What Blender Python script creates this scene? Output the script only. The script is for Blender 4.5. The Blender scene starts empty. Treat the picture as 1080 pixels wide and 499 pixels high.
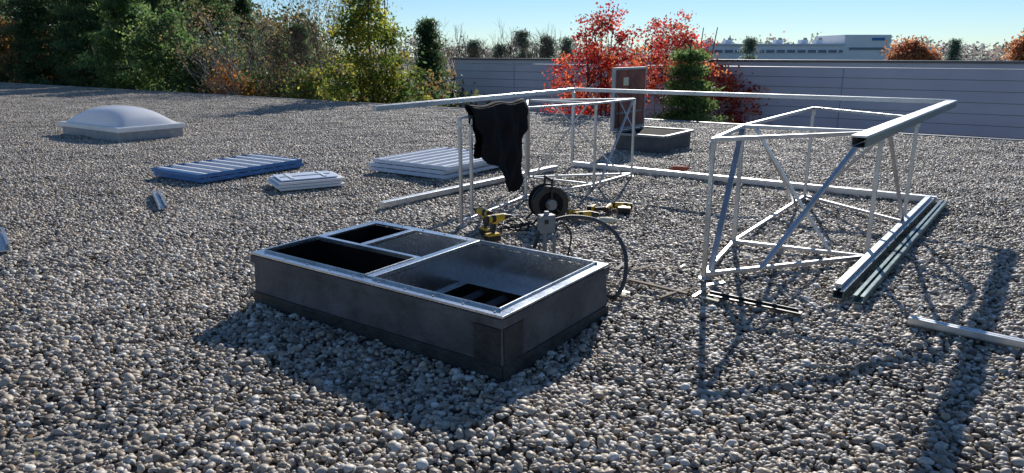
import bpy, bmesh, math, random
import numpy as np
from mathutils import Vector, Matrix
random.seed(7); rng=np.random.default_rng(7)
S=bpy.context.scene
S.view_settings.view_transform='Standard'
try: S.view_settings.look='None'
except Exception: pass
ANG=math.radians(-35.3)
E1=Vector((math.cos(ANG),math.sin(ANG),0)); E2=Vector((-math.sin(ANG),math.cos(ANG),0))
def PQ(p,q,z=0): return E1*p+E2*q+Vector((0,0,z))
# ---------------------------------------------------------------- materials
def newmat(name):
    m=bpy.data.materials.new(name); m.use_nodes=True
    nt=m.node_tree; b=nt.nodes['Principled BSDF']
    return m,nt,b
def mat(name,col,rough=.6,metal=0,var=.15,scale=8,bump=0,bscale=60,spec=.5,dirt=None):
    m,nt,b=newmat(name)
    b.inputs['Roughness'].default_value=rough; b.inputs['Metallic'].default_value=metal
    b.inputs['Specular IOR Level'].default_value=spec
    tc=nt.nodes.new('ShaderNodeTexCoord')
    n=nt.nodes.new('ShaderNodeTexNoise'); n.inputs['Scale'].default_value=scale; n.inputs['Detail'].default_value=6
    n.inputs['Roughness'].default_value=.65
    nt.links.new(tc.outputs['Object'],n.inputs['Vector'])
    r=nt.nodes.new('ShaderNodeValToRGB')
    d=dirt or [max(0,c*(1-var*1.6)) for c in col]
    r.color_ramp.elements[0].position=.3; r.color_ramp.elements[1].position=.7
    r.color_ramp.elements[0].color=(*d,1); r.color_ramp.elements[1].color=(*[min(1,c*(1+var)) for c in col],1)
    nt.links.new(n.outputs['Fac'],r.inputs['Fac']); nt.links.new(r.outputs['Color'],b.inputs['Base Color'])
    mr=nt.nodes.new('ShaderNodeMapRange'); mr.inputs['To Min'].default_value=max(.05,rough-.12); mr.inputs['To Max'].default_value=min(1,rough+.12)
    nt.links.new(n.outputs['Fac'],mr.inputs['Value']); nt.links.new(mr.outputs['Result'],b.inputs['Roughness'])
    if bump:
        n2=nt.nodes.new('ShaderNodeTexNoise'); n2.inputs['Scale'].default_value=bscale; n2.inputs['Detail'].default_value=5
        nt.links.new(tc.outputs['Object'],n2.inputs['Vector'])
        bp=nt.nodes.new('ShaderNodeBump'); bp.inputs['Strength'].default_value=bump; bp.inputs['Distance'].default_value=.02
        nt.links.new(n2.outputs['Fac'],bp.inputs['Height']); nt.links.new(bp.outputs['Normal'],b.inputs['Normal'])
    return m
M={}
M['alu']=mat('aluminium',(.54,.56,.58),.38,.9,.16,5)
M['alu_w']=mat('mill_aluminium_light',(.62,.64,.66),.42,.85,.14,4)
M['rail']=mat('green_grey_rail',(.14,.21,.21),.35,.5,.2,6)
M['membrane']=mat('weathered_membrane',(.095,.096,.10),.68,0,.4,4,.5,30,dirt=(.04,.041,.044))
M['membrane_d']=mat('membrane_tar',(.035,.035,.036),.6,0,.4,9,.6,25)
M['black']=mat('black_fabric',(.010,.010,.012),.85,0,.3,20,.3,90,spec=.2)
M['blackp']=mat('black_plastic',(.018,.018,.018),.45,0,.2,30)
M['yellow']=mat('yellow_plastic',(.78,.48,.02),.45,0,.1,30)
M['white']=mat('white_painted_metal',(.86,.86,.86),.4,0,.05,4)
M['blue']=mat('blue_painted_metal',(.05,.19,.46),.4,.0,.12,6)
M['bluewhite']=mat('pale_blue_panel',(.64,.72,.84),.4,0,.08,6)
M['brown']=mat('maroon_liner',(.24,.08,.052),.7,0,.4,4,.3,20)
M['grey']=mat('grey_metal',(.24,.26,.27),.5,.4,.15,8)
M['frame_g']=mat('hatch_frame_grey',(.36,.38,.40),.5,.2,.15,8)
M['conduit']=mat('grey_conduit',(.07,.074,.08),.5,.1,.2,12)
M['dark']=mat('dark_void',(.010,.010,.010),.9,0,.2,5,spec=.1)  # near-black colour painted in for the unlit depth of openings
M['duct']=mat('dark_duct',(.05,.052,.055),.5,.4,.3,6)
M['bark']=mat('bark',(.10,.075,.055),.9,0,.35,6,.6,20)
M['twig']=mat('twig_bark',(.16,.115,.085),.9,0,.3,3)
M['birch']=mat('pale_bark',(.55,.50,.44),.8,0,.35,5)
M['fascia']=mat('roof_edge_metal',(.3,.31,.32),.5,.3,.1,3)
M['brick']=mat('building_side',(.3,.22,.18),.85,0,.2,3)
M['wood']=mat('weathered_wood',(.22,.16,.11),.8,0,.3,20)
M['orange']=mat('orange_cloth',(.5,.12,.06),.8,0,.2,20)
M['paper']=mat('label',(.7,.66,.5),.7,0,.1,30)
M['glass']=mat('window_band',(.16,.21,.28),.3,0,.1,3)
M['office']=mat('white_cladding',(.90,.90,.90),.6,0,.05,.3)  # white cladding, base raised slightly to paint in distance haze
M['grass']=mat('grass_ground',(.06,.075,.03),.9,0,.3,.05)
M['copingd']=mat('dark_coping',(.13,.14,.15),.5,.3,.1,3)
# galvanised steel
m,nt,b=newmat('galvanised_steel'); M['galv']=m
tc=nt.nodes.new('ShaderNodeTexCoord'); vo=nt.nodes.new('ShaderNodeTexVoronoi'); vo.inputs['Scale'].default_value=70
nt.links.new(tc.outputs['Object'],vo.inputs['Vector'])
no=nt.nodes.new('ShaderNodeTexNoise'); no.inputs['Scale'].default_value=2.5; no.inputs['Detail'].default_value=5
nt.links.new(tc.outputs['Object'],no.inputs['Vector'])
mx=nt.nodes.new('ShaderNodeMix'); mx.inputs['Factor'].default_value=.85
sp=nt.nodes.new('ShaderNodeSeparateColor'); nt.links.new(vo.outputs['Color'],sp.inputs['Color'])
nt.links.new(sp.outputs['Red'],mx.inputs['A']); nt.links.new(no.outputs['Fac'],mx.inputs['B'])
r=nt.nodes.new('ShaderNodeValToRGB'); r.color_ramp.elements[0].color=(.42,.45,.47,1); r.color_ramp.elements[1].color=(.74,.77,.79,1)
r.color_ramp.elements[0].position=.3; r.color_ramp.elements[1].position=.7
nt.links.new(mx.outputs['Result'],r.inputs['Fac']); nt.links.new(r.outputs['Color'],b.inputs['Base Color'])
mr=nt.nodes.new('ShaderNodeMapRange'); mr.inputs['To Min'].default_value=.16; mr.inputs['To Max'].default_value=.36
nt.links.new(mx.outputs['Result'],mr.inputs['Value']); nt.links.new(mr.outputs['Result'],b.inputs['Roughness'])
b.inputs['Metallic'].default_value=.88
# dome acrylic
m,nt,b=newmat('milky_acrylic'); M['acrylic']=m
b.inputs['Base Color'].default_value=(.95,.96,.97,1); b.inputs['Roughness'].default_value=.16
tr=nt.nodes.new('ShaderNodeBsdfTranslucent'); tr.inputs['Color'].default_value=(1,1,1,1)
ms=nt.nodes.new('ShaderNodeMixShader'); ms.inputs['Fac'].default_value=.22
out=nt.nodes['Material Output']
nt.links.new(b.outputs['BSDF'],ms.inputs[1]); nt.links.new(tr.outputs['BSDF'],ms.inputs[2]); nt.links.new(ms.outputs['Shader'],out.inputs['Surface'])
# pebbles
m,nt,b=newmat('river_pebbles'); M['pebble']=m
at=nt.nodes.new('ShaderNodeAttribute'); at.attribute_name='tint'
r=nt.nodes.new('ShaderNodeValToRGB'); cr=r.color_ramp
cols=[(0,(.07,.058,.048)),(.14,(.17,.142,.112)),(.28,(.33,.295,.245)),(.38,(.27,.195,.13)),(.5,(.39,.345,.285)),(.62,(.47,.43,.37)),(.74,(.50,.39,.26)),(.86,(.57,.525,.455)),(1,(.78,.74,.67))]
cr.elements[0].position=0; cr.elements[0].color=(*cols[0][1],1); cr.elements[1].position=1; cr.elements[1].color=(*cols[-1][1],1)
for p_,c_ in cols[1:-1]:
    e=cr.elements.new(p_); e.color=(*c_,1)
nt.links.new(at.outputs['Fac'],r.inputs['Fac'])
ge=nt.nodes.new('ShaderNodeNewGeometry')
n1=nt.nodes.new('ShaderNodeTexNoise'); n1.inputs['Scale'].default_value=.5; n1.inputs['Detail'].default_value=5
n2=nt.nodes.new('ShaderNodeTexNoise'); n2.inputs['Scale'].default_value=120; n2.inputs['Detail'].default_value=3
nt.links.new(ge.outputs['Position'],n1.inputs['Vector']); nt.links.new(ge.outputs['Position'],n2.inputs['Vector'])
r1=nt.nodes.new('ShaderNodeMapRange'); r1.inputs['From Min'].default_value=.3; r1.inputs['From Max'].default_value=.7; r1.inputs['To Min'].default_value=.85; r1.inputs['To Max'].default_value=1.3
nt.links.new(n1.outputs['Fac'],r1.inputs['Value'])
r2=nt.nodes.new('ShaderNodeMapRange'); r2.inputs['From Min'].default_value=.3; r2.inputs['From Max'].default_value=.7; r2.inputs['To Min'].default_value=.74; r2.inputs['To Max'].default_value=1.2
nt.links.new(n2.outputs['Fac'],r2.inputs['Value'])
mm=nt.nodes.new('ShaderNodeMath'); mm.operation='MULTIPLY'; nt.links.new(r1.outputs['Result'],mm.inputs[0]); nt.links.new(r2.outputs['Result'],mm.inputs[1])
vm=nt.nodes.new('ShaderNodeVectorMath'); vm.operation='SCALE'
nt.links.new(r.outputs['Color'],vm.inputs[0]); nt.links.new(mm.outputs['Value'],vm.inputs['Scale']); nt.links.new(vm.outputs['Vector'],b.inputs['Base Color'])
b.inputs['Roughness'].default_value=.54; b.inputs['Specular IOR Level'].default_value=.45
# roof sheet below pebbles
m,nt,b=newmat('roof_gravel_bed'); M['bed']=m
ge=nt.nodes.new('ShaderNodeNewGeometry'); vo=nt.nodes.new('ShaderNodeTexVoronoi'); vo.inputs['Scale'].default_value=26
nt.links.new(ge.outputs['Position'],vo.inputs['Vector'])
sp=nt.nodes.new('ShaderNodeSeparateColor'); nt.links.new(vo.outputs['Color'],sp.inputs['Color'])
r=nt.nodes.new('ShaderNodeValToRGB'); r.color_ramp.elements[0].color=(.08,.07,.06,1); r.color_ramp.elements[1].color=(.36,.32,.27,1)
nt.links.new(sp.outputs['Red'],r.inputs['Fac']); nt.links.new(r.outputs['Color'],b.inputs['Base Color']); b.inputs['Roughness'].default_value=.8
bp=nt.nodes.new('ShaderNodeBump'); bp.inputs['Strength'].default_value=1; bp.inputs['Distance'].default_value=.03; bp.invert=True
nt.links.new(vo.outputs['Distance'],bp.inputs['Height']); nt.links.new(bp.outputs['Normal'],b.inputs['Normal'])
# foliage
def leafmat(name,trans=.5,boost=1.5):
    m,nt,b=newmat(name)
    at=nt.nodes.new('ShaderNodeAttribute'); at.attribute_name='col'
    nt.links.new(at.outputs['Color'],b.inputs['Base Color']); b.inputs['Roughness'].default_value=.55; b.inputs['Specular IOR Level'].default_value=.3
    tr=nt.nodes.new('ShaderNodeBsdfTranslucent')
    sc=nt.nodes.new('ShaderNodeVectorMath'); sc.operation='SCALE'; sc.inputs['Scale'].default_value=boost
    nt.links.new(at.outputs['Color'],sc.inputs[0]); nt.links.new(sc.outputs['Vector'],tr.inputs['Color'])
    ms=nt.nodes.new('ShaderNodeMixShader'); ms.inputs['Fac'].default_value=trans
    out=nt.nodes['Material Output']
    nt.links.new(b.outputs['BSDF'],ms.inputs[1]); nt.links.new(tr.outputs['BSDF'],ms.inputs[2]); nt.links.new(ms.outputs['Shader'],out.inputs['Surface'])
    return m
M['leaf']=leafmat('leaves',.5,1.9); M['needle']=leafmat('needles',.5,2.4)
# ---------------------------------------------------------------- builder
class B:
    def __init__(s): s.v=[];s.f=[];s.m=[];s.mats=[];s.sm=[]
    def mi(s,k):
        if k not in s.mats: s.mats.append(k)
        return s.mats.index(k)
    def add(s,vs,fs,k,smooth=False):
        o=len(s.v); s.v+= [tuple(v) for v in vs]; i=s.mi(k)
        for f in fs: s.f.append([o+a for a in f]); s.m.append(i); s.sm.append(smooth)
    def box(s,c,size,k,rot=None):
        c=Vector(c); x,y,z=[a/2 for a in size]
        vs=[Vector((a*x,b_*y,d*z)) for a in(-1,1) for b_ in(-1,1) for d in(-1,1)]
        if rot is not None: vs=[rot@v for v in vs]
        s.add([c+v for v in vs],[(0,1,3,2),(4,6,7,5),(0,4,5,1),(2,3,7,6),(0,2,6,4),(1,5,7,3)],k)
    def beam(s,a,b_,w,h,k,up=(0,0,1)):
        a=Vector(a);b_=Vector(b_); d=b_-a; L=d.length; d.normalize(); up=Vector(up)
        if abs(d.dot(up))>.98: up=E1.copy()
        sd=d.cross(up).normalized(); u=sd.cross(d).normalized()
        R=Matrix((d,sd,u)).transposed()
        s.box((a+b_)/2,(L,w,h),k,R)
    def cyl(s,a,b_,r1,r2,k,n=8,cap=True,smooth=True):
        a=Vector(a);b_=Vector(b_); d=(b_-a)
        if d.length<1e-6: return
        d.normalize(); t=Vector((0,0,1)) if abs(d.z)<.9 else Vector((1,0,0))
        x=d.cross(t).normalized(); y=d.cross(x)
        vs=[];fs=[]
        for i in range(n):
            an=2*math.pi*i/n; o=x*math.cos(an)+y*math.sin(an)
            vs+= [a+o*r1,b_+o*r2]
        for i in range(n):
            j=(i+1)%n; fs.append((2*i,2*j,2*j+1,2*i+1))
        s.add(vs,fs,k,smooth)
        if cap:
            s.add([vs[2*i] for i in range(n)],[tuple(range(n))],k); s.add([vs[2*i+1] for i in range(n)],[tuple(range(n))[::-1]],k)
    def tube(s,pts,r,k,n=8):
        for a,b_ in zip(pts[:-1],pts[1:]): s.cyl(a,b_,r,r,k,n,True)
    def ell(s,c,rad,k,rot=None,seg=14,rings=9,noise=0):
        c=Vector(c); vs=[];fs=[]
        for i in range(rings+1):
            th=math.pi*i/rings
            for j in range(seg):
                ph=2*math.pi*j/seg
                v=Vector((math.sin(th)*math.cos(ph)*rad[0],math.sin(th)*math.sin(ph)*rad[1],math.cos(th)*rad[2]))
                v*=1+noise*math.sin(5*ph+3*th)*math.sin(th)
                if rot is not None: v=rot@v
                vs.append(c+v)
        for i in range(rings):
            for j in range(seg):
                a=i*seg+j;b_=i*seg+(j+1)%seg
                fs.append((a,a+seg,b_+seg,b_))
        s.add(vs,fs,k,True)
    def build(s,name,bevel=0,loc=(0,0,0),rotz=0,coll=None,fixn=True):
        me=bpy.data.meshes.new(name)
        me.from_pydata(s.v,[],s.f); me.update()
        for k in s.mats: me.materials.append(M[k])
        me.polygons.foreach_set('material_index',s.m); me.polygons.foreach_set('use_smooth',s.sm)
        if fixn:
            bm=bmesh.new(); bm.from_mesh(me); bmesh.ops.recalc_face_normals(bm,faces=bm.faces); bm.to_mesh(me); bm.free()
        o=bpy.data.objects.new(name,me); o.location=loc; o.rotation_euler[2]=rotz
        (coll or S.collection).objects.link(o)
        if bevel:
            bv=o.modifiers.new('bevel','BEVEL'); bv.width=bevel; bv.segments=2; bv.limit_method='ANGLE'
        return o
def npmesh(name,verts,faces,mats,smooth=False,attrs=None,nv=None):
    me=bpy.data.meshes.new(name); n=len(verts); k=faces.shape[1]; nf=len(faces)
    me.vertices.add(n); me.vertices.foreach_set('co',np.ascontiguousarray(verts,dtype=np.float32).ravel())
    me.loops.add(nf*k); me.loops.foreach_set('vertex_index',np.ascontiguousarray(faces,dtype=np.int32).ravel())
    me.polygons.add(nf); me.polygons.foreach_set('loop_start',np.arange(0,nf*k,k,dtype=np.int32))
    if smooth: me.polygons.foreach_set('use_smooth',np.ones(nf,dtype=bool))
    me.update(calc_edges=True); me.validate()
    for k_,(typ,data) in (attrs or {}).items():
        a=me.attributes.new(k_,typ,'POINT')
        a.data.foreach_set('color' if typ=='FLOAT_COLOR' else 'value',np.ascontiguousarray(data,dtype=np.float32).ravel())
    for mm_ in mats: me.materials.append(mm_)
    return me
# ---------------------------------------------------------------- roof + terrain
QE=16.65
CP0,CP1,CQ0,CQ1=-4.045,-1.995,2.729,3.849
bld=B()
ps=[-90,CP0+.03,CP1-.03,50]; qs=[-30,CQ0+.03,CQ1-.03,QE]
for i in range(3):
    for j in range(3):
        if i==1 and j==1: continue
        bld.add([(ps[i],qs[j],-.012),(ps[i+1],qs[j],-.012),(ps[i+1],qs[j+1],-.012),(ps[i],qs[j+1],-.012)],[(0,1,2,3)],'bed')
bld.build('gravel_roof_ground',rotz=ANG,fixn=False)
w=B()
w.box((-20,QE+.06,-.04),(140,.12,.16),'fascia')
w.box((-20,QE-.1,-3.9),(140,.3,7.4),'brick')
w.build('roof_edge_fascia',rotz=ANG)
g=B(); g.add([(-1500,-1500,-7.5),(1500,-1500,-7.5),(1500,1500,-7.5),(-1500,1500,-7.5)],[(0,1,2,3)],'grass')
g.build('ground',fixn=False)
# ---------------------------------------------------------------- gravel tiles
T=1.5
def ico(sub):
    bm=bmesh.new(); bmesh.ops.create_icosphere(bm,subdivisions=sub,radius=1)
    v=np.array([x.co[:] for x in bm.verts]); f=np.array([[a.index for a in fc.verts] for fc in bm.faces]); bm.free(); return v,f
def tile_data(n,r):
    xy=r.uniform(-T/2,T/2,(n,2))
    L=np.clip(r.lognormal(math.log(.0145),.34,n),.006,.036); W=L*r.uniform(.58,.95,n); H=L*r.uniform(.40,.72,n)
    win=(np.cos(xy[:,0]*math.pi/T)*np.cos(xy[:,1]*math.pi/T))
    und=.030*win*np.sin(xy[:,0]*5+r.uniform(0,6))*np.sin(xy[:,1]*4+r.uniform(0,6))
    z=r.uniform(-.002,.013,n)+und
    rz=r.uniform(0,2*math.pi,n); rx=r.normal(0,.38,n); ry=r.normal(0,.38,n)
    return dict(xy=xy,S=np.stack([L,W,H],1),z=z,rz=rz,rx=rx,ry=ry,t=np.clip(r.beta(1.5,1.4,n),0,1),ph=r.uniform(0,6.28,(n,3)),k=r.uniform(1.2,3.4,(n,3)))
def tile_mesh(name,d,sub,mask=None):
    v,f=ico(sub)
    if mask is not None: d={k:a[mask] for k,a in d.items()}
    n=len(d['t'])
    P=v[None]*np.ones((n,1,1))
    dsp=1+.12*np.sin(P[:,:,0]*d['k'][:,None,0]+d['ph'][:,None,0])+.11*np.sin(P[:,:,1]*d['k'][:,None,1]+d['ph'][:,None,1])+.11*np.sin(P[:,:,2]*d['k'][:,None,2]+d['ph'][:,None,2])
    P=P*dsp[:,:,None]*d['S'][:,None,:]
    cx,sx=np.cos(d['rx']),np.sin(d['rx']); y=P[:,:,1]*cx[:,None]-P[:,:,2]*sx[:,None]; z=P[:,:,1]*sx[:,None]+P[:,:,2]*cx[:,None]; x=P[:,:,0]
    cy,sy=np.cos(d['ry']),np.sin(d['ry']); x,z=x*cy[:,None]+z*sy[:,None],-x*sy[:,None]+z*cy[:,None]
    cz,sz=np.cos(d['rz']),np.sin(d['rz']); x,y=x*cz[:,None]-y*sz[:,None],x*sz[:,None]+y*cz[:,None]
    P=np.stack([x+d['xy'][:,None,0],y+d['xy'][:,None,1],z+d['z'][:,None]],2)
    nv=len(v); F=f[None]+(np.arange(n)*nv)[:,None,None]
    return npmesh(name,P.reshape(-1,3),F.reshape(-1,3),[M['pebble']],True,{'tint':('FLOAT',np.repeat(d['t'],nv))})
ND=[tile_data(5000,np.random.default_rng(100+i)) for i in range(4)]
near=[tile_mesh('pebbles_fine_%d'%i,ND[i],2) for i in range(4)]
far=[tile_mesh('pebbles_coarse_%d'%i,ND[i],1) for i in range(4)]
gc=bpy.data.collections.new('gravel_pebbles')
q=QE-T/2
while q>-6:
    p=-70+T/2
    while p<30:
        c=PQ(p,q); Y=c.y; Xc=c.x
        if Y>-.5 and abs(Xc)<.82*Y+3.2 and c.length<62:
            k=random.randrange(4); rr=random.randrange(4)
            over=(p+T/2>CP0-.03 and p-T/2<CP1+.03 and q+T/2>CQ0-.03 and q-T/2<CQ1+.03)
            if over:
                d=ND[k]; a=rr*math.pi/2
                gx=p+d['xy'][:,0]*math.cos(a)-d['xy'][:,1]*math.sin(a); gy=q+d['xy'][:,0]*math.sin(a)+d['xy'][:,1]*math.cos(a)
                mask=~((gx>CP0)&(gx<CP1)&(gy>CQ0)&(gy<CQ1))
                if mask.sum()==0: p+=T; continue
                me=tile_mesh('pebbles_curb',d,2,mask)
            else: me=near[k] if c.length<7.5 else far[k]
            o=bpy.data.objects.new('pebbles',me); o.location=c; o.rotation_euler[2]=ANG+rr*math.pi/2
            gc.objects.link(o)
        p+=T
    q-=T
ge_=bpy.data.objects.new('gravel',None); ge_.instance_type='COLLECTION'; ge_.instance_collection=gc; S.collection.objects.link(ge_)
# ---------------------------------------------------------------- skylight curb
Lc,Wc,Hc=2.05,1.12,.355
c=B()
def skirt(x0,y0,x1,y1,z0,z1,fl,k):
    a=[(x0-fl,y0-fl,z0),(x1+fl,y0-fl,z0),(x1+fl,y1+fl,z0),(x0-fl,y1+fl,z0)]
    b_=[(x0,y0,z1),(x1,y0,z1),(x1,y1,z1),(x0,y1,z1)]
    c.add(a+b_,[(0,1,5,4),(1,2,6,5),(2,3,7,6),(3,0,4,7)],k)
skirt(0,0,Lc,Wc,-.02,Hc-.03,.012,'membrane')
c.box((Lc-.09,-.010,.14),(.17,.010,.30),'membrane_d'); c.box((Lc+.010,.09,.14),(.010,.17,.30),'membrane_d')
c.box((Lc*.5,-.014,.045),(Lc+.02,.012,.09),'membrane_d'); c.box((Lc+.014,Wc*.5,.045),(.012,Wc+.02,.09),'membrane_d')
def bar(x0,x1,y0,y1,z=Hc,h=.014,k='galv'): c.box(((x0+x1)/2,(y0+y1)/2,z),(x1-x0,y1-y0,h),k)
rw=.055
bar(-.012,Lc+.012,-.012,rw); bar(-.012,Lc+.012,Wc-rw,Wc+.012)
bar(-.012,rw,rw+.001,Wc-rw-.001); bar(Lc-rw,Lc+.012,rw+.001,Wc-rw-.001)
c.box((Lc/2,-.014,Hc-.035),(Lc+.032,.006,.05),'membrane'); c.box((Lc+.014,Wc/2,Hc-.035),(.006,Wc+.02,.05),'membrane')
c.box((-.014,Wc/2,Hc-.035),(.006,Wc+.02,.05),'membrane')
bar(1.01,1.075,rw+.001,Wc-rw-.001,Hc+.006,.02)
bar(rw+.001,1.009,.50,.55,Hc+.004,.018)
bar(.43,.475,.551,Wc-rw-.001,Hc+.004,.018)
for (x0,x1,y0,y1) in ((1.076,Lc-.04,.046,.052),(1.076,Lc-.04,Wc-.052,Wc-.046),(1.075,1.081,.053,Wc-.053),(Lc-.056,Lc-.05,.053,Wc-.053),
    (.05,1.0,.05,.055),(.05,1.0,.492,.498),(.05,.055,.056,.491),(.999,1.005,.056,.491)):
    bar(x0,x1,y0,y1,Hc+.008,.03)
for x in np.arange(.1,2.0,.21):
    c.cyl((x,.022,Hc+.005),(x,.022,Hc+.012),.007,.006,'grey',6); c.cyl((x,Wc-.022,Hc+.005),(x,Wc-.022,Hc+.012),.007,.006,'grey',6)
def well(x0,x1,y0,y1,zb,k,kf):
    c.add([(x0,y0,Hc-.008),(x1,y0,Hc-.008),(x1,y1,Hc-.008),(x0,y1,Hc-.008),(x0,y0,zb),(x1,y0,zb),(x1,y1,zb),(x0,y1,zb)],[(0,1,5,4),(1,2,6,5),(2,3,7,6),(3,0,4,7)],k)
    if kf: c.add([(x0,y0,zb),(x1,y0,zb),(x1,y1,zb),(x0,y1,zb)],[(0,1,2,3)],kf)
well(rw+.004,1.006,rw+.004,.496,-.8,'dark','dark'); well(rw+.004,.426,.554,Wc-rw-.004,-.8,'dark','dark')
well(.479,1.006,.554,Wc-rw-.004,.14,'galv','galv')
X0,X1,Y0,Y1=1.082,Lc-.058,.058,Wc-.058; zf=.12
well(X0,X1,Y0,Y1,zf,'galv',None)
hx0,hx1,hy0,hy1=1.12,1.78,.10,.88
for (a0,a1,b0,b1) in ((X0,hx0,Y0,Y1),(hx1,X1,Y0,Y1),(hx0,hx1,Y0,hy0),(hx0,hx1,hy1,Y1)):
    c.add([(a0,b0,zf),(a1,b0,zf),(a1,b1,zf),(a0,b1,zf)],[(0,1,2,3)],'galv')
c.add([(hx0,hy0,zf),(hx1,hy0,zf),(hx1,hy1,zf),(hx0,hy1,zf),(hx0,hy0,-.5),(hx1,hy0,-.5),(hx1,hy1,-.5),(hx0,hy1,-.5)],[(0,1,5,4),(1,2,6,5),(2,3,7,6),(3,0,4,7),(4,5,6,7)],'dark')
for i in range(3): c.beam((1.26+.19*i,hy0+.002,zf-.03),(1.26+.19*i,hy1-.002,zf-.03),.05,.004,'duct',up=(.6,0,1))
c.box((1.45,.55,zf-.015),(.65,.02,.02),'duct')
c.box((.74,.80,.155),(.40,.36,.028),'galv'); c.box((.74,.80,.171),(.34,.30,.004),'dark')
c.box((.5,.27,.12),(.9,.02,.03),'duct')
c.build('skylight_curb',bevel=.002,loc=PQ(CP0,CQ0),rotz=ANG)
# ---------------------------------------------------------------- aluminium frame
HT=1.1
f=B()
TL=Vector((-1.32,6.9,0)); TB=Vector((.89,10.46,0)); TR=Vector((4.74,7.79,0)); TF=Vector((2.15,4.42,0))
z=Vector((0,0,1))
f.beam(TL+z*(HT+.03),TB+z*(HT+.03),.045,.05,'alu_w'); f.beam(TL+z*(HT+.058),TB+z*(HT+.058),.02,.006,'alu')
f.beam(TB+z*(HT+.035),TR+z*(HT+.035),.045,.05,'alu_w')
d=(TR-TF).normalized(); sd=Vector((d.y,-d.x,0))
f.beam(TF+z*(HT+.046),TR+z*(HT+.046)+d*.05,.095,.014,'alu_w')
f.beam(TF+z*(HT+.01)+sd*.042,TR+z*(HT+.01)+d*.05+sd*.042,.01,.058,'rail')
f.beam(TF+z*(HT+.01)-sd*.042,TR+z*(HT+.01)+d*.05-sd*.042,.01,.058,'alu')
f.beam(TF+z*(HT-.022),TR+z*(HT-.022)+d*.05,.073,.006,'alu')
f.beam(TF+z*(HT+.012)-sd*.049,TR+z*(HT+.012)+d*.05-sd*.049,.006,.012,'rail')
f.beam(TB+z*.06,TR+z*.06,.07,.07,'alu_w')
f.beam(Vector((-1.41,7.51,.06)),Vector((.62,10.1,.06)),.08,.06,'alu_w')
f.beam(TB+z*.10,TB+z*(HT),.036,.036,'alu')
f.build('aluminum_canopy_frame',bevel=.003)
def trestle(name,nodes,edges_b,edges_t,diags,w=.036):
    b=B(); ht=HT-.035
    for n in nodes.values():
        b.beam((n[0],n[1],.02),(n[0],n[1],ht),w,w,'alu')
        b.box((n[0],n[1],.028),(w*2.2,w*2.2,.008),'alu_w')
    for i,j in edges_b: b.beam((*nodes[i],.06),(*nodes[j],.06),w*.9,w*.9,'alu_w')
    for i,j in edges_t: b.beam((*nodes[i],ht-.01),(*nodes[j],ht-.01),w*.9,w*.9,'alu_w')
    for dg in diags:
        i,j,t0,t1,k=dg[:5]; ww=dg[5] if len(dg)>5 else w
        a=Vector((*nodes[i],0)); c_=Vector((*nodes[j],0)); pa=a.lerp(c_,t0); pb=a.lerp(c_,t1)
        sd_=(c_-a).normalized().cross(Vector((0,0,1)))*.024
        b.beam(pa+sd_+z*(ht-.02),pb+sd_+z*.06,ww*.95,w*.6,k)
    for n in nodes.values(): b.box((n[0],n[1],ht-.06),(w*1.3,w*1.3,.06),'alu')
    return b.build(name,bevel=.0025)
NR={1:(1.425,5.04),2:(2.85,5.50),3:(1.93,5.98),4:(3.35,8.0),5:(3.80,6.72)}
trestle('metal_trestle',NR,[(1,2),(1,3),(3,2),(3,4),(4,5),(2,5)],[(1,2),(1,3),(3,2),(3,4),(4,5),(2,5)],
  [(1,2,.88,.32,'alu',.048),(3,2,.1,.75,'alu_w',.045),(2,5,.1,.9,'alu_w'),(4,5,.9,.1,'alu_w'),(3,4,.1,.8,'alu_w'),(1,3,.85,.1,'alu',.045)],.032)
NL={1:(-.49,6.73),2:(.16,8.0),3:(1.02,8.75),4:(1.62,9.55),5:(.2,9.3),6:(-.40,6.95)}
trestle('metal_trestle',NL,[(1,2),(2,5),(2,3),(3,4),(5,4),(3,5)],[(1,2),(2,5),(2,3),(3,4),(5,4),(3,5)],
  [(5,3,.9,.1,'alu_w'),(2,5,.1,.9,'alu_w'),(3,4,.9,.1,'alu_w'),(5,4,.2,.9,'alu_w')],.028)
def channel(b,a,c_,w,h,k,kt):
    a=Vector(a);c_=Vector(c_); d=(c_-a).normalized(); s_=d.cross(z)
    b.beam(a+z*.004,c_+z*.004,w,.008,kt)
    b.beam(a+s_*(w/2-.003)+z*h/2,c_+s_*(w/2-.003)+z*h/2,.006,h,k); b.beam(a-s_*(w/2-.003)+z*h/2,c_-s_*(w/2-.003)+z*h/2,.006,h,k)
    b.beam(a+s_*(w/2-.014)+z*h,c_+s_*(w/2-.014)+z*h,.022,.005,kt); b.beam(a-s_*(w/2-.014)+z*h,c_-s_*(w/2-.014)+z*h,.022,.005,kt)
b=B(); channel(b,(2.20,4.55,.035),(4.62,7.70,.035),.07,.06,'rail','alu'); channel(b,(2.30,4.47,.035),(4.72,7.62,.035),.07,.05,'rail','rail')
b.beam((2.22,4.60,.115),(4.6,7.70,.115),.045,.03,'alu')
b.build('metal_rail')
b=B(); channel(b,(2.455,4.13,.03),(3.35,3.35,.03),.06,.04,'alu_w','alu_w'); b.beam((2.455,4.13,.055),(3.35,3.35,.055),.05,.03,'alu_w'); b.build('metal_rail')
b=B(); b.beam((1.35,4.62,.045),(1.84,4.25,.045),.05,.012,'blackp'); b.beam((1.36,4.64,.055),(1.83,4.28,.055),.008,.02,'blackp'); b.build('rubber_strip')
b=B(); channel(b,(-4.22,8.29,.03),(-3.72,7.42,.03),.09,.04,'alu_w','alu'); b.build('metal_rail')
b=B(); channel(b,(-4.75,6.35,.03),(-4.28,5.75,.03),.12,.06,'alu_w','alu'); b.build('metal_rail')
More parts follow.
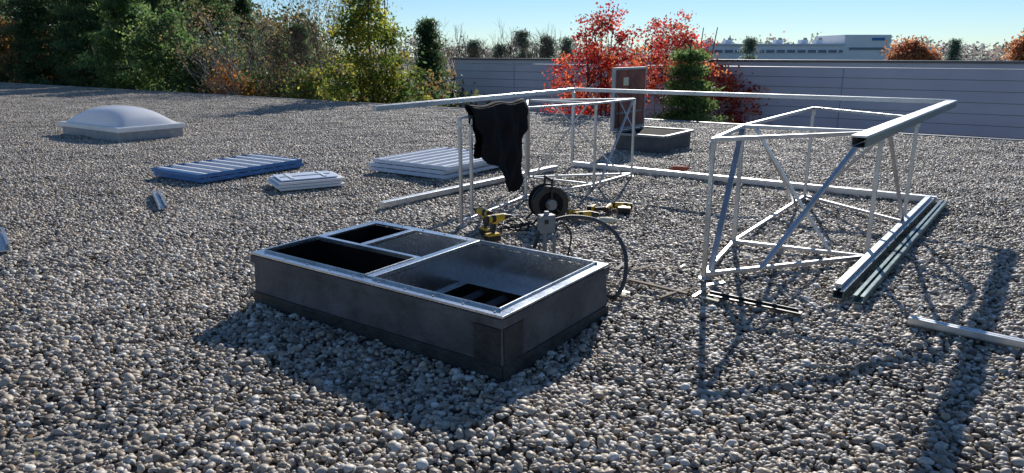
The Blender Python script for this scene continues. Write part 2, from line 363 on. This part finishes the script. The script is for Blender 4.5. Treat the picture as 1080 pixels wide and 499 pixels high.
# ---------------------------------------------------------------- ribbed panels
def ribbed(name,loc,rot,L,W,n,kb,kr,stack=1,zh=.05,rf=.34):
    b=B()
    for s_ in range(stack):
        z0=.04+s_*(zh+.025); ox=.03*s_*(-1)**s_
        b.box((ox,0,z0+.01),(L,W,.018),kb)
        b.box((ox,-W/2-.004,z0+.02),(L,.01,.05),kb); b.box((ox,W/2+.004,z0+.02),(L,.01,.05),kb)
        b.box((ox-L/2-.004,0,z0+.02),(.01,W+.018,.05),kb); b.box((ox+L/2+.004,0,z0+.02),(.01,W+.018,.05),kb)
        for i in range(n):
            x=ox-L/2+L*(i+.5)/n; w_=L/n*rf
            vs=[(x-w_*.6,-W/2,z0+.0195),(x+w_*.6,-W/2,z0+.0195),(x+w_*.3,-W/2,z0+.02+zh*.8),(x-w_*.3,-W/2,z0+.02+zh*.8)]
            vs+=[(a,-c_,d_) for a,c_,d_ in vs]
            b.add(vs,[(0,1,2,3),(7,6,5,4),(1,5,6,2),(3,2,6,7),(0,3,7,4)],kr)
    return b.build(name,bevel=.002,loc=(loc[0],loc[1],0),rotz=math.radians(rot))
ribbed('corrugated_panel',(-3.95,9.95),57,1.65,1.05,8,'blue','white',2,.035,.40)
ribbed('corrugated_panel',(-1.02,10.25),-34,1.35,1.5,7,'bluewhite','white',3,.035)
b=B()
for i in range(3):
    b.box((0.02*(-1)**i,0,.05+i*.035),(.8,.58,.03),'white')
b.box((0,0,.15),(.7,.5,.012),'bluewhite'); b.box((0,0,.162),(.62,.04,.012),'white'); b.box((-.2,0,.162),(.04,.42,.011),'white'); b.box((.2,0,.162),(.04,.42,.011),'white')
b.build('white_cover_panel',bevel=.004,loc=(-2.6,8.85,0),rotz=math.radians(30))
# ---------------------------------------------------------------- dome skylight
b=B(); DL,DW=2.45,1.35
b.box((DL/2,DW/2,.10),(DL-.1,DW-.1,.24),'frame_g'); b.box((DL/2,DW/2,.225),(DL,DW,.07),'white')
b.box((DL/2,DW/2,.265),(DL-.05,DW-.05,.02),'white')
nx,ny=26,16; vs=[];fs=[]
for j in range(ny+1):
    for i in range(nx+1):
        u=i/nx*2-1; v=j/ny*2-1
        h=.34*((1-abs(u)**2.6)*(1-abs(v)**2.4))**.62
        vs.append((DL/2+u*(DL/2-.1),DW/2+v*(DW/2-.1),.276+h))
for j in range(ny):
    for i in range(nx):
        a=j*(nx+1)+i; fs.append((a,a+1,a+nx+2,a+nx+1))
b.add(vs,fs,'acrylic',True)
b.build('dome_skylight',loc=PQ(-16.2,6.66),rotz=ANG)
# ---------------------------------------------------------------- roof hatch with open lid
b=B(); hL,hW=.95,1.26
b.box((hL/2,hW/2,.13),(hL-.06,hW-.06,.30),'membrane'); b.box((hL/2,.0,.29),(hL,.06,.04),'grey'); b.box((hL/2,hW,.29),(hL,.06,.04),'grey')
b.box((.0,hW/2,.29),(.06,hW-.07,.04),'grey'); b.box((hL,hW/2,.29),(.06,hW-.07,.04),'grey'); b.box((hL/2,hW/2,.285),(hL-.07,hW-.07,.012),'dark')
b.box((-.06,hW/2,.86),(.02,hW,1.08),'frame_g')
for (y0,y1,z0,z1) in ((0,.04,.32,1.4),(hW-.04,hW,.32,1.4),(.04,hW-.04,.32,.37),(.04,hW-.04,1.36,1.4)):
    b.box((-.03,(y0+y1)/2,(z0+z1)/2),(.045,y1-y0,z1-z0),'frame_g')
b.box((-.036,hW/2,.865),(.026,hW-.084,.98),'brown')
b.box((-.020,hW*.36,1.16),(.004,.20,.14),'paper'); b.box((-.020,hW*.62,.78),(.004,.16,.10),'paper'); b.box((-.018,hW*.5,.62),(.01,hW*.8,.03),'grey')
b.cyl((.0,.2,.32),(-.02,.2,.9),.012,.012,'blackp'); b.cyl((.4,.06,.3),(-.02,.10,.95),.010,.010,'alu')
b.build('roof_hatch',bevel=.004,loc=PQ(-5.73,11.14),rotz=ANG)
# ---------------------------------------------------------------- jacket
rows=[(1.135,.10,.93),(1.0,.13,.94),(.88,.26,.92),(.76,.20,.88),(.64,.24,.86),(.52,.44,.85),(.40,.50,.82),(.30,.58,.80),(.2,.62,.74)]
zs=np.linspace(1.135,.2,34); L_=np.interp(-zs,[-r_[0] for r_ in rows],[r_[1] for r_ in rows]); R_=np.interp(-zs,[-r_[0] for r_ in rows],[r_[2] for r_ in rows])
a=Vector((-.49,6.73,0)); c_=Vector((.16,8.0,0)); dd=c_-a; nn=dd.normalized().cross(z)
b=B()
for side,zmin in ((1,.2),(-1,.62)):
    vs=[];fs=[];N=20;rows_n=0
    for k_,zz in enumerate(zs):
        if zz<zmin: break
        rows_n+=1
        for i in range(N+1):
            s_=L_[k_]+(R_[k_]-L_[k_])*i/N + .012*math.sin(zz*31)
            fold=.022*math.sin(s_*24+zz*5)+.014*math.sin(s_*47-zz*11)+.012*math.sin(zz*23+s_*9)
            dep=(.03+.03*(1.135-zz))*side + fold*min(1,(1.16-zz)*5)
            vs.append(a+dd*s_+nn*dep+z*(zz+.012*math.sin(s_*15)))
    for k_ in range(rows_n-1):
        for i in range(N):
            q_=k_*(N+1)+i; fs.append((q_,q_+1,q_+N+2,q_+N+1))
    b.add(vs,fs,'black',True)
vs=[];fs=[]
for i in range(21):
    s_=.10+.83*i/20
    for j in range(5):
        an=math.pi*j/4; vs.append(a+dd*(s_+.012*math.sin(1.135*31))+nn*(.03*math.cos(an)+(.022*math.sin(s_*24+5.7)+.014*math.sin(s_*47-12.5)+.012*math.sin(26.1+s_*9))*.125)+z*(1.135+.022*math.sin(an)+.012*math.sin(s_*15)))
for i in range(20):
    for j in range(4): q_=i*5+j; fs.append((q_,q_+1,q_+6,q_+5))
b.add(vs,fs,'black',True)
o=b.build('black_jacket'); sm=o.modifiers.new('s','SOLIDIFY'); sm.thickness=.012
# ---------------------------------------------------------------- tools
def drill(loc,rz,lie=False):
    b=B()
    b.cyl((-.09,0,.20),(.07,0,.20),.034,.036,'yellow',12); b.cyl((.07,0,.20),(.11,0,.20),.034,.024,'blackp',12); b.cyl((.11,0,.20),(.16,0,.20),.022,.012,'blackp',10)
    b.cyl((.16,0,.20),(.24,0,.20),.004,.004,'alu',6); b.cyl((-.11,0,.20),(-.09,0,.20),.03,.034,'blackp',12)
    b.cyl((-.06,0,.20),(-.02,0,.20),.0365,.0375,'blackp',12)
    b.beam((-.02,0,.17),(-.045,0,.07),.034,.045,'blackp',up=(1,0,0)); b.beam((-.014,0,.18),(-.022,0,.15),.038,.06,'yellow',up=(1,0,0))
    b.box((-.04,0,.055),(.12,.07,.02),'yellow'); b.box((-.04,0,.022),(.13,.075,.046),'blackp'); b.box((.012,0,.15),(.015,.02,.03),'blackp')
    o=b.build('cordless_drill',bevel=.004,loc=loc,rotz=rz)
    if lie: o.rotation_euler[0]=math.radians(85)
    return o
drill((-.26,6.38,.03),2.2); drill((-.14,6.15,.03),.6)
drill((.66,7.15,.06),.3,True); drill((1.12,7.2,.06),2.9,True); drill((.82,7.35,.06),1.2,True)
b=B(); ax=Vector((.25,-.97,0)).normalized(); C0=Vector((0,0,.21)); side=ax.cross(z).normalized()
b.cyl(C0-ax*.10,C0-ax*.085,.175,.175,'blackp',28); b.cyl(C0+ax*.085,C0+ax*.10,.175,.175,'blackp',28)
b.cyl(C0+ax*.10,C0+ax*.13,.06,.05,'grey',16); b.cyl(C0+ax*.1005,C0+ax*.104,.12,.12,'black',24); b.cyl(C0-ax*.084,C0+ax*.084,.07,.07,'blackp',16)
for k_ in range(7):
    off=-.07+k_*.0233; rr=.135+.012*math.sin(k_*2.1)
    pts=[C0+ax*(off+.004*math.sin(5*t_))+side*rr*math.cos(t_)+z*rr*math.sin(t_) for t_ in np.linspace(0,6.29,26)]
    b.tube(pts,.012,'conduit' if k_%3 else 'black',7)
for s_ in (-1,1):
    b.tube([C0+ax*.115*s_+side*-.19+z*-.18,C0+ax*.115*s_+z*.0,C0+ax*.115*s_+side*.19+z*-.18],.011,'blackp')
    b.tube([C0+ax*.115*s_,C0+ax*.115*s_+z*.235],.011,'blackp')
for s_ in (-1,1): b.tube([C0+ax*-.115+side*.19*s_+z*-.18,C0+ax*.115+side*.19*s_+z*-.18],.011,'blackp')
b.tube([C0+ax*-.115+z*.235,C0+ax*.115+z*.235],.015,'blackp'); b.cyl(C0+ax*.13+side*.05,C0+ax*.18+side*.05,.013,.016,'wood',10)
b.build('hose_reel',bevel=.002,loc=(.35,6.75,.035))
b=B(); pts=[]
for i in range(90):
    an=i*.28; rr=.13+.03*math.sin(i*.7); pts.append((rr*math.cos(an),rr*1.1*math.sin(an),.04+.015*math.sin(i*.9)+.0005*i))
b.tube(pts,.008,'blackp',6); b.build('extension_cord',loc=(.02,6.6,0))
b=B()
b.cyl((.24,5.02,0),(.24,5.02,.38),.016,.016,'grey',10); b.cyl((.31,5.06,0),(.31,5.06,.36),.014,.014,'grey',10)
R=Matrix.Rotation(.4,3,'Z')
b.box((.25,5.02,.45),(.11,.07,.13),'grey',R); b.box((.245,4.983,.45),(.10,.008,.12),'grey',R); b.cyl((.2,4.98,.40),(.16,4.96,.28),.018,.014,'blackp')
b.cyl((.25,5.02,.515),(.25,5.02,.54),.02,.018,'grey',8); b.box((.25,4.978,.47),(.03,.006,.03),'blackp',R)
P0=[Vector(p_) for p_ in ((.30,5.03,.47),(.43,5.06,.49),(.60,5.0,.48),(.73,4.9,.41),(.79,4.77,.29),(.77,4.64,.14),(.70,4.56,.05),(.64,4.64,.04))]
def spline(P,n=10):
    o=[];P=[P[0]]+P+[P[-1]]
    for i in range(1,len(P)-2):
        for k_ in range(n):
            t_=k_/n; a_,b2,c2,d2=P[i-1],P[i],P[i+1],P[i+2]
            o.append(.5*((2*b2)+(-a_+c2)*t_+(2*a_-5*b2+4*c2-d2)*t_*t_+(-a_+3*b2-3*c2+d2)*t_**3))
    o.append(P[-2]); return o
sp_=spline(P0,14)
for i,(p1,p2) in enumerate(zip(sp_[:-1],sp_[1:])):
    b.cyl(p1,p2,.0165,.013,'conduit',9)
b.tube(spline([Vector(p_) for p_ in ((.31,5.06,.36),(.36,5.2,.42),(.45,5.25,.30),(.42,5.2,.06),(.55,5.15,.045),(.7,5.0,.05))],8),.008,'blackp',6)
b.build('junction_box')
b=B()
for i in range(34):
    x=random.uniform(.75,1.4);y=random.uniform(4.4,5.3);an=random.uniform(0,3.1);l=random.uniform(.04,.16)
    b.beam((x,y,.04),(x+l*math.cos(an),y+l*math.sin(an),.05),random.uniform(.01,.03),.006,random.choice(['wood','wood','membrane','paper','alu']))
b.beam((.85,4.95,.045),(1.2,4.62,.05),.03,.015,'wood'); b.beam((1.0,4.55,.045),(1.25,4.75,.05),.02,.012,'wood')
b.build('scrap_debris')
b=B(); b.ell((0,0,.05),(.12,.08,.04),'orange',noise=.2); b.ell((.1,.03,.045),(.06,.03,.025),'orange',noise=.2); b.build('work_glove',loc=(2.35,9.95,.02))
b=B(); b.ell((0,0,.05),(.09,.05,.03),'paper',noise=.2); b.ell((.07,.03,.045),(.05,.018,.018),'paper'); b.ell((.08,-.01,.045),(.05,.015,.015),'paper'); b.build('work_glove',loc=(.92,6.75,.02))
# ---------------------------------------------------------------- far wing wall
m,nt,bb=newmat('wall_panels'); M['wallp']=m
tc=nt.nodes.new('ShaderNodeTexCoord')
n=nt.nodes.new('ShaderNodeTexNoise'); n.inputs['Scale'].default_value=.6; n.inputs['Detail'].default_value=6; nt.links.new(tc.outputs['Object'],n.inputs['Vector'])
r=nt.nodes.new('ShaderNodeValToRGB'); r.color_ramp.elements[0].color=(.47,.51,.58,1); r.color_ramp.elements[1].color=(.56,.60,.67,1); r.color_ramp.elements[0].position=.35;r.color_ramp.elements[1].position=.65
nt.links.new(n.outputs['Fac'],r.inputs['Fac']); nt.links.new(r.outputs['Color'],bb.inputs['Base Color']); bb.inputs['Roughness'].default_value=.5
w=B(); WQ=23.6; WT=1.42; x0=-19.5; x1=40
zt=WT-.20
while zt>-7:
    w.box(((x0+x1)/2,WQ,zt-.145),(x1-x0,.30,.285),'wallp'); w.box(((x0+x1)/2,WQ+.01,zt-.295),(x1-x0,.30,.012),'grey'); zt-=.302
xx=x0+3
while xx<x1:
    w.box((xx,WQ-.152,-2.8),(.02,.010,8),'grey'); xx+=6.0
w.box(((x0+x1)/2,WQ,WT-.12),(x1-x0,.36,.14),'wallp'); w.box(((x0+x1)/2,WQ,WT-.02),(x1-x0+.1,.46,.07),'copingd')
w.box(((x0+x1)/2,WQ+6,WT-4.5),(x1-x0,11.6,8.4),'wallp')
w.build('wing_building_wall',rotz=ANG)
# ---------------------------------------------------------------- distant buildings
b=B()
b.box((50,150,-2.2),(28,16,11),'office'); b.box((50,141.9,1.9),(27.6,.25,.5),'glass'); b.box((50,141.8,3.15),(28.2,.5,.2),'bluewhite')
b.box((69,150,-1.4),(9,14,12.8),'office'); b.box((69,142.9,2.4),(7.0,.25,.45),'glass'); b.box((71,142.9,4.2),(2.4,.2,.5),'blue')
for x in (39,43,47,53,58,61): b.box((x,147,3.7),(1.3,2,.8),'bluewhite'); b.box((x+.2,146.5,4.3),(.5,.6,.4),'frame_g')
for i in range(14): b.box((36.8+i*2.0,141.7,1.9),(.35,.2,.65),'office')
b.build('office_building')
b=B()
b.box((84,165,-2.8),(14,14,11.2),'office'); b.box((84,157.9,1.5),(13,.2,.4),'glass'); b.box((81,162,3.2),(2,2,.9),'bluewhite')
b.build('warehouse_building')
# ---------------------------------------------------------------- foliage
def leafmesh(centers,size,cols,aspect=.7):
    n=len(centers)
    a=rng.normal(size=(n,3)); a/=np.linalg.norm(a,axis=1)[:,None]
    b_=rng.normal(size=(n,3)); b_-= (b_*a).sum(1)[:,None]*a; b_/=np.linalg.norm(b_,axis=1)[:,None]
    s=size*rng.uniform(.6,1.4,n)[:,None]
    A=a*s;Bv=b_*s*aspect
    V=np.stack([centers-A,centers-Bv*.9+A*.1,centers+A,centers+Bv],1).reshape(-1,3)
    F=np.arange(4*n).reshape(n,4); C=np.repeat(np.concatenate([cols,np.ones((n,1))],1),4,0)
    return V,F,C
def make_leaves(name,V,F,C,m,parent):
    me=npmesh(name,V,F,[m],False,{'col':('FLOAT_COLOR',C)})
    o=bpy.data.objects.new(name,me); S.collection.objects.link(o); o.parent=parent; return o
def pal_cols(pal,ncl,per,var=.25):
    pal=np.array(pal); ci=rng.integers(0,len(pal),ncl); br=rng.uniform(.55,1.4,ncl)
    c_=pal[ci]*br[:,None]; c_=np.repeat(c_,per,0); c_*=rng.uniform(1-var,1+var,(len(c_),1)); c_*=rng.uniform(.92,1.08,c_.shape)
    return np.clip(c_,0,.9)
def tree(name,x,y,blobs,ncl,per,leaf,sig,pal,zb=-7.5,tr=.16,bark='bark',matk='leaf',limbs=40,stems=1):
    E=bpy.data.objects.new(name,None); E.location=(x,y,zb); S.collection.objects.link(E)
    vol=np.array([b_[3]*b_[4]*b_[5] for b_ in blobs])**.67; pr=vol/vol.sum()
    bi=rng.choice(len(blobs),ncl,p=pr); bl=np.array(blobs)[bi]
    dr=rng.normal(size=(ncl,3)); dr/=np.linalg.norm(dr,axis=1)[:,None]; rad=rng.uniform(.25,1,ncl)**.5
    cc=bl[:,:3]+dr*rad[:,None]*bl[:,3:]*rng.uniform(.8,1.2,(ncl,1))
    cc[:,2]-=zb
    pos=np.repeat(cc,per,0)+rng.normal(size=(ncl*per,3))*sig*np.repeat(rng.uniform(.5,1.4,ncl),per)[:,None]*np.array([1,1,.7])
    V,F,C=leafmesh(pos,leaf,pal_cols(pal,ncl,per)); make_leaves('crown',V,F,C,M[matk],E)
    t_=B(); top=max(b_[2]+b_[5]*.5 for b_ in blobs)-zb
    for s_ in range(stems):
        ox=random.uniform(-.6,.6)*(stems>1); oy=random.uniform(-.4,.4)*(stems>1); prev=Vector((ox*.3,oy*.3,0)); axis=[prev]
        mx_=sum(b_[0] for b_ in blobs)/len(blobs)
        for i in range(1,9):
            q_=Vector((ox*(i/8+.3)+mx_*i/8+random.uniform(-.08,.08),oy*(i/8+.3)+random.uniform(-.08,.08),top*i/8)); t_.cyl(prev,q_,tr*(1-.1*(i-1)),tr*(1-.1*i),bark,7,False); prev=q_; axis.append(q_)
        for k_ in range(limbs//stems):
            tgt=Vector(cc[random.randrange(ncl)]); zz=max(.2*top,tgt.z-random.uniform(.5,1.8)); fi=min(7.99,zz/top*8); i0=int(fi)
            st=axis[i0].lerp(axis[i0+1],fi-i0); mid=st.lerp(tgt,.5)+Vector((random.uniform(-.15,.15),random.uniform(-.15,.15),random.uniform(-.1,.2)))
            r_=tr*.22; t_.cyl(st,mid,r_,r_*.6,bark,5,False); t_.cyl(mid,tgt,r_*.6,r_*.15,bark,4,False)
    o=t_.build('trunk',fixn=False); o.parent=E
    return E
def pine(name,x,y,top,bot,rad,pal,zb=-7.5,ncl=260,per=90,leaf=.11,sig=.2,tr=.13,pw=.8):
    E=bpy.data.objects.new(name,None); E.location=(x,y,zb); S.collection.objects.link(E)
    h=top-bot; lay=int(h/.45)+2
    li=rng.integers(0,lay,ncl); f_=(li+rng.uniform(-.2,.2,ncl))/lay; f_=np.clip(f_,0,1)
    R=rad*(1-f_)**pw*rng.uniform(.5,1.25,ncl)+.05; an=rng.uniform(0,6.283,ncl); rr=R*rng.uniform(.15,1,ncl)**.6
    cc=np.stack([rr*np.cos(an),rr*np.sin(an),bot-zb+f_*h-.22*rr],1)
    pos=np.repeat(cc,per,0)+rng.normal(size=(ncl*per,3))*sig*np.array([1.1,1.1,.5])
    V,F,C=leafmesh(pos,leaf,pal_cols(pal,ncl,per),.25); make_leaves('crown',V,F,C,M['needle'],E)
    t_=B(); t_.cyl((0,0,0),(0,0,top-zb),tr,.02,'bark',7,False)
    for i in range(0,ncl,4):
        c_=cc[i]; t_.cyl((0,0,c_[2]+.1),c_,.03,.008,'bark',4,False)
    o=t_.build('trunk',fixn=False); o.parent=E; return E
def bare(name,x,y,top,zb=-7.5,r0=.12,bark='twig',spread=.38,n=3,leafpal=None,depth=5):
    E=bpy.data.objects.new(name,None); E.location=(x,y,zb); S.collection.objects.link(E)
    t_=B(); tips=[]
    def rec(p_,d_,L,r_,lv):
        q_=p_+d_*L; t_.cyl(p_,q_,r_,r_*.72,bark,5 if lv<2 else 3,False)
        if lv>=depth: tips.append(q_); return
        for i in range(n if lv>0 else n+1):
            nd=(d_+Vector((random.gauss(0,spread),random.gauss(0,spread),random.gauss(.15,.2)))).normalized()
            st=p_+d_*L*random.uniform(.6,1) if i else q_
            rec(st,nd,L*random.uniform(.6,.8),r_*.58,lv+1)
    H=top-zb; rec(Vector((0,0,0)),Vector((random.uniform(-.06,.06),0,1)).normalized(),H*.36,r0,0)
    o=t_.build('branches',fixn=False); o.parent=E
    if leafpal:
        tp=np.array([v[:] for v in tips]); pos=np.repeat(tp,10,0)+rng.normal(size=(len(tp)*10,3))*.2
        V,F,C=leafmesh(pos,.05,pal_cols(leafpal,len(tp),10)); make_leaves('crown',V,F,C,M['leaf'],E)
    return E
YG=[(.15,.19,.03),(.23,.24,.035),(.10,.14,.03),(.33,.29,.05),(.07,.11,.025)]
PD=[(.04,.075,.033),(.055,.095,.04),(.09,.125,.05)]
PG=[(.09,.155,.05),(.12,.19,.065),(.16,.215,.07),(.065,.11,.045)]
OR=[(.42,.19,.05),(.31,.15,.05),(.24,.15,.06),(.18,.12,.05)]
BR=[(.20,.14,.07),(.15,.12,.06),(.24,.18,.08),(.12,.11,.06)]
RD=[(.48,.06,.045),(.36,.045,.04),(.55,.12,.06),(.24,.035,.03),(.58,.22,.08)]
HZ=[(.10,.14,.11),(.13,.17,.13),(.16,.19,.15)]  # pine greens paled so distance haze is painted into the needle colour
def X(px,Y): return (px-540)/750*(Y*.97+.1)
tree('deciduous_tree',X(398,27),27,[(-.2,0,1.6,1.35,1.3,1.7),(-.9,0,0,1.1,1.1,1.5),(.9,0,-.3,1.2,1.1,1.4),(0,0,-1.8,2.0,1.5,1.5),(-.4,0,3.1,.8,.8,1.3)],330,75,.06,.22,YG,limbs=60,stems=3,tr=.08)
# left woods
tree('deciduous_tree',X(207,34),34,[(0,0,-.2,2.0,1.8,2.0),(-1.2,0,1.9,1.5,1.4,1.5),(.9,0,1.0,1.4,1.4,1.3),(.6,0,-1.5,2,1.6,1.6)],360,75,.08,.28,PG,limbs=40)
pine('pine_tree',X(138,36),36,5.2,-4,2.9,PG,ncl=420,per=80,pw=.6)
pine('pine_tree',X(98,40),40,7.5,-4,3.0,PD+PG[:1],ncl=420,per=80,pw=.6)
pine('pine_tree',X(46,42),42,7.0,-4,2.6,PD,ncl=380,per=80,pw=.6)
tree('oak_tree',X(38,43),43,[(.6,0,.2,1.8,1.5,1.6),(-.9,0,2.2,1.6,1.5,1.5),(0,0,-1.5,2.4,1.6,1.5)],200,60,.09,.35,OR+BR,limbs=50,tr=.12)
pine('pine_tree',X(4,44),44,9.5,-4,3.2,PD,ncl=420,per=80,pw=.6)
pine('pine_tree',X(72,50),50,11,-3,3.8,PD+PG[:1],ncl=440,leaf=.14,sig=.28,per=70,pw=.6)
tree('oak_tree',X(190,50),50,[(0,0,4.0,3,2,2.6),(2.4,0,6.0,2.2,2,1.8),(-2.4,0,6,2.4,2,2.4),(0,0,0,3.2,2,2),(1,0,8,3,2,1.8)],380,60,.1,.4,PD+BR[:2]+PG,limbs=60)
pine('pine_tree',X(168,44),44,8.6,-3,2.8,PD,ncl=360,per=70,pw=.6)
pine('pine_tree',X(228,45),45,8.2,-4,2.4,PD+PG[:1],ncl=340,per=70,pw=.65)
pine('pine_tree',X(262,48),48,5.6,-4,1.8,PD,ncl=240,per=70)
pine('pine_tree',X(318,42),42,3.4,-4,1.5,PD,ncl=200,per=70)
tree('maple_shrub',X(255,32),32,[(0,0,-.5,1.0,1,1.1),(-.7,0,.1,.7,.8,.9)],90,70,.06,.22,OR[:2]+[(.5,.22,.05)],limbs=20,tr=.07)
tree('shrub',X(332,29),29,[(0,0,-1.2,1.5,1,1.4),(-.2,0,.1,.8,.8,.9)],120,60,.06,.25,PG[:2]+YG[:2]+BR[:2],limbs=20,tr=.06)
tree('shrub',X(300,31),31,[(0,0,-1.2,1.4,1,1.3),(.3,0,.2,.7,.8,.9)],80,40,.05,.3,BR+YG[:1],limbs=40,tr=.06)
for px,Y,tp,bk,lp in ((273,33,3.4,'birch',BR),(290,31,2.6,'birch',None),(304,34,4.0,'twig',None),(322,33,3.4,'twig',None),(342,37,4.6,'twig',BR),(284,41,4.8,'twig',None)):
    bare('bare_tree',X(px,Y),Y,tp,bark=bk,r0=.075,leafpal=lp)
E=bpy.data.objects.new('hedge_brush',None); S.collection.objects.link(E)
ncl=900; pp=rng.uniform(-60,-16.5,ncl); qq=QE+2.0+rng.uniform(0,3.5,ncl); zz=rng.uniform(-3.2,.2,ncl)+.5*np.sin(pp*.9)
cc=np.stack([pp*E1.x+qq*E2.x,pp*E1.y+qq*E2.y,zz],1); pos=np.repeat(cc,45,0)+rng.normal(size=(ncl*45,3))*.4
V,F,C=leafmesh(pos,.085,pal_cols([(.06,.09,.03),(.08,.10,.04),(.11,.10,.04),(.07,.12,.04),(.20,.13,.05)],ncl,45)); make_leaves('foliage',V,F,C,M['leaf'],E)
E=bpy.data.objects.new('woodland',None); S.collection.objects.link(E)
ncl=1500; an=rng.uniform(-.80,-.26,ncl); Y_=rng.uniform(60,75,ncl); hmax=np.interp(an,[-.8,-.40,-.36,-.26],[13,11.5,5.2,3.4])+.8*np.sin(an*60)+.5*np.sin(an*140); zz=-2+(hmax+2)*rng.uniform(0,1,ncl)
cc=np.stack([an*Y_,Y_,zz],1); pos=np.repeat(cc,34,0)+rng.normal(size=(ncl*34,3))*.8
V,F,C=leafmesh(pos,.17,pal_cols(PD+PG[:2]+BR+OR[2:]+[(.10,.10,.06)],ncl,34)); make_leaves('foliage',V,F,C,M['leaf'],E)
# red maples & pine in the gap
tree('maple_tree',X(630,22),22,[(.2,0,1.8,.95,.9,1.15),(-.8,0,1.0,.75,.7,.75),(.75,0,.95,.85,.8,.95),(0,0,-.2,1.4,1,.9),(-1.0,0,-.5,.7,.6,.6)],270,36,.045,.15,RD,limbs=110,tr=.07,stems=3)
tree('maple_tree',X(703,23.5),23.5,[(.1,0,1.95,.75,.7,.95),(-.5,0,1.0,.65,.7,.85),(.9,0,1.4,.65,.7,.7),(1.6,0,.6,.85,.7,.85),(2.6,0,-.05,.85,.8,.85),(2.9,0,-1.1,.9,.8,.8)],290,36,.045,.15,RD,limbs=110,tr=.07,stems=3)
pine('pine_tree',X(727,20.6),20.6,2.0,-4,1.9,[(.11,.17,.05),(.16,.22,.07),(.08,.13,.045)],ncl=360,per=70,leaf=.075,sig=.14,pw=.75)
# distant trees
pine('pine_tree',X(452,75),75,5.0,-5,2.3,PD,ncl=180,leaf=.2,sig=.4,pw=.6)
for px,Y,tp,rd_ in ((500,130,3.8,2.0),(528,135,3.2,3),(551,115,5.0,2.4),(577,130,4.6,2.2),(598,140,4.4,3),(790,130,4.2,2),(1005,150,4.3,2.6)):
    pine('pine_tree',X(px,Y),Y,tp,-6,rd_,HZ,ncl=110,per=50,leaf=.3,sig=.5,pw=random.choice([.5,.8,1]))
tree('maple_tree',X(958,105),105,[(0,0,1.3,2.6,2,1.9),(1.8,0,.6,1.8,2,1.5)],90,50,.22,.6,[(.46,.22,.10),(.38,.18,.10)],limbs=20)
tree('maple_tree',X(1085,90),90,[(0,0,1.6,2.0,2,1.9)],80,50,.22,.6,[(.42,.2,.10)],limbs=20)
for px in (474,484,520,540,566,611): bare('bare_tree',X(px,85),85,random.uniform(3.6,5),r0=.15,depth=5)
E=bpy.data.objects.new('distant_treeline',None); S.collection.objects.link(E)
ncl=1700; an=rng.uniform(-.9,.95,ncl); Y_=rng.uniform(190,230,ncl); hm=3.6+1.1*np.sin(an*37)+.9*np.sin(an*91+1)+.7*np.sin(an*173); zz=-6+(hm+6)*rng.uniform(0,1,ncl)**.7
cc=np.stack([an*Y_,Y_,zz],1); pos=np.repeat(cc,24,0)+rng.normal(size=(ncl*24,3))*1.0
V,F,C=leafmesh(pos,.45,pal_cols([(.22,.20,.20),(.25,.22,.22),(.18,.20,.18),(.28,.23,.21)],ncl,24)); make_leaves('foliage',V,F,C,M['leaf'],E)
# fallen leaves on the gravel
E=bpy.data.objects.new('fallen_leaves',None); S.collection.objects.link(E)
n_=420; yy=rng.uniform(2.3,14,n_); xx_=rng.uniform(-.8,.8,n_)*yy
keep=~((xx_*E1.x+yy*E1.y>CP0-.1)&(xx_*E1.x+yy*E1.y<CP1+.1)&(xx_*E2.x+yy*E2.y>CQ0-.1)&(xx_*E2.x+yy*E2.y<CQ1+.1))
pos=np.stack([xx_,yy,np.full(n_,.034)],1)[keep]
V,F,C=leafmesh(pos,.016,pal_cols([(.30,.17,.07),(.22,.12,.05),(.4,.28,.12)],len(pos),1)); V[:,2]=.034+(V[:,2]-.034)*.4; make_leaves('leaves',V,F,C,M['leaf'],E)
# ---------------------------------------------------------------- light
AZ=math.radians(15); EL=math.radians(28)
W=bpy.data.worlds.new('World'); S.world=W; W.use_nodes=True; nt=W.node_tree
bg=nt.nodes['Background']; sk=nt.nodes.new('ShaderNodeTexSky'); sk.sky_type='NISHITA'; sk.sun_disc=False; sk.sun_elevation=EL; sk.sun_rotation=AZ
sk.air_density=.85; sk.dust_density=0; sk.ozone_density=3
vm=nt.nodes.new('ShaderNodeVectorMath'); vm.operation='MULTIPLY'; vm.inputs[1].default_value=(.80,.94,1.08)
nt.links.new(sk.outputs['Color'],vm.inputs[0]); nt.links.new(vm.outputs['Vector'],bg.inputs['Color']); bg.inputs['Strength'].default_value=.092
sl=bpy.data.lights.new('sun','SUN'); sl.energy=5; sl.angle=math.radians(.5); sl.color=(1,.95,.875)
so=bpy.data.objects.new('sun',sl); S.collection.objects.link(so)
sd_=Vector((math.sin(AZ)*math.cos(EL),math.cos(AZ)*math.cos(EL),math.sin(EL))); so.rotation_euler=sd_.to_track_quat('Z','Y').to_euler()
# ---------------------------------------------------------------- camera
cd=bpy.data.cameras.new('camera'); cd.lens=25; cd.sensor_width=36; cd.clip_end=3000; cd.clip_start=.05
co=bpy.data.objects.new('camera',cd); S.collection.objects.link(co); co.location=(0,0,1.65); co.rotation_euler=(math.radians(90-14.5),0,0)
S.camera=co
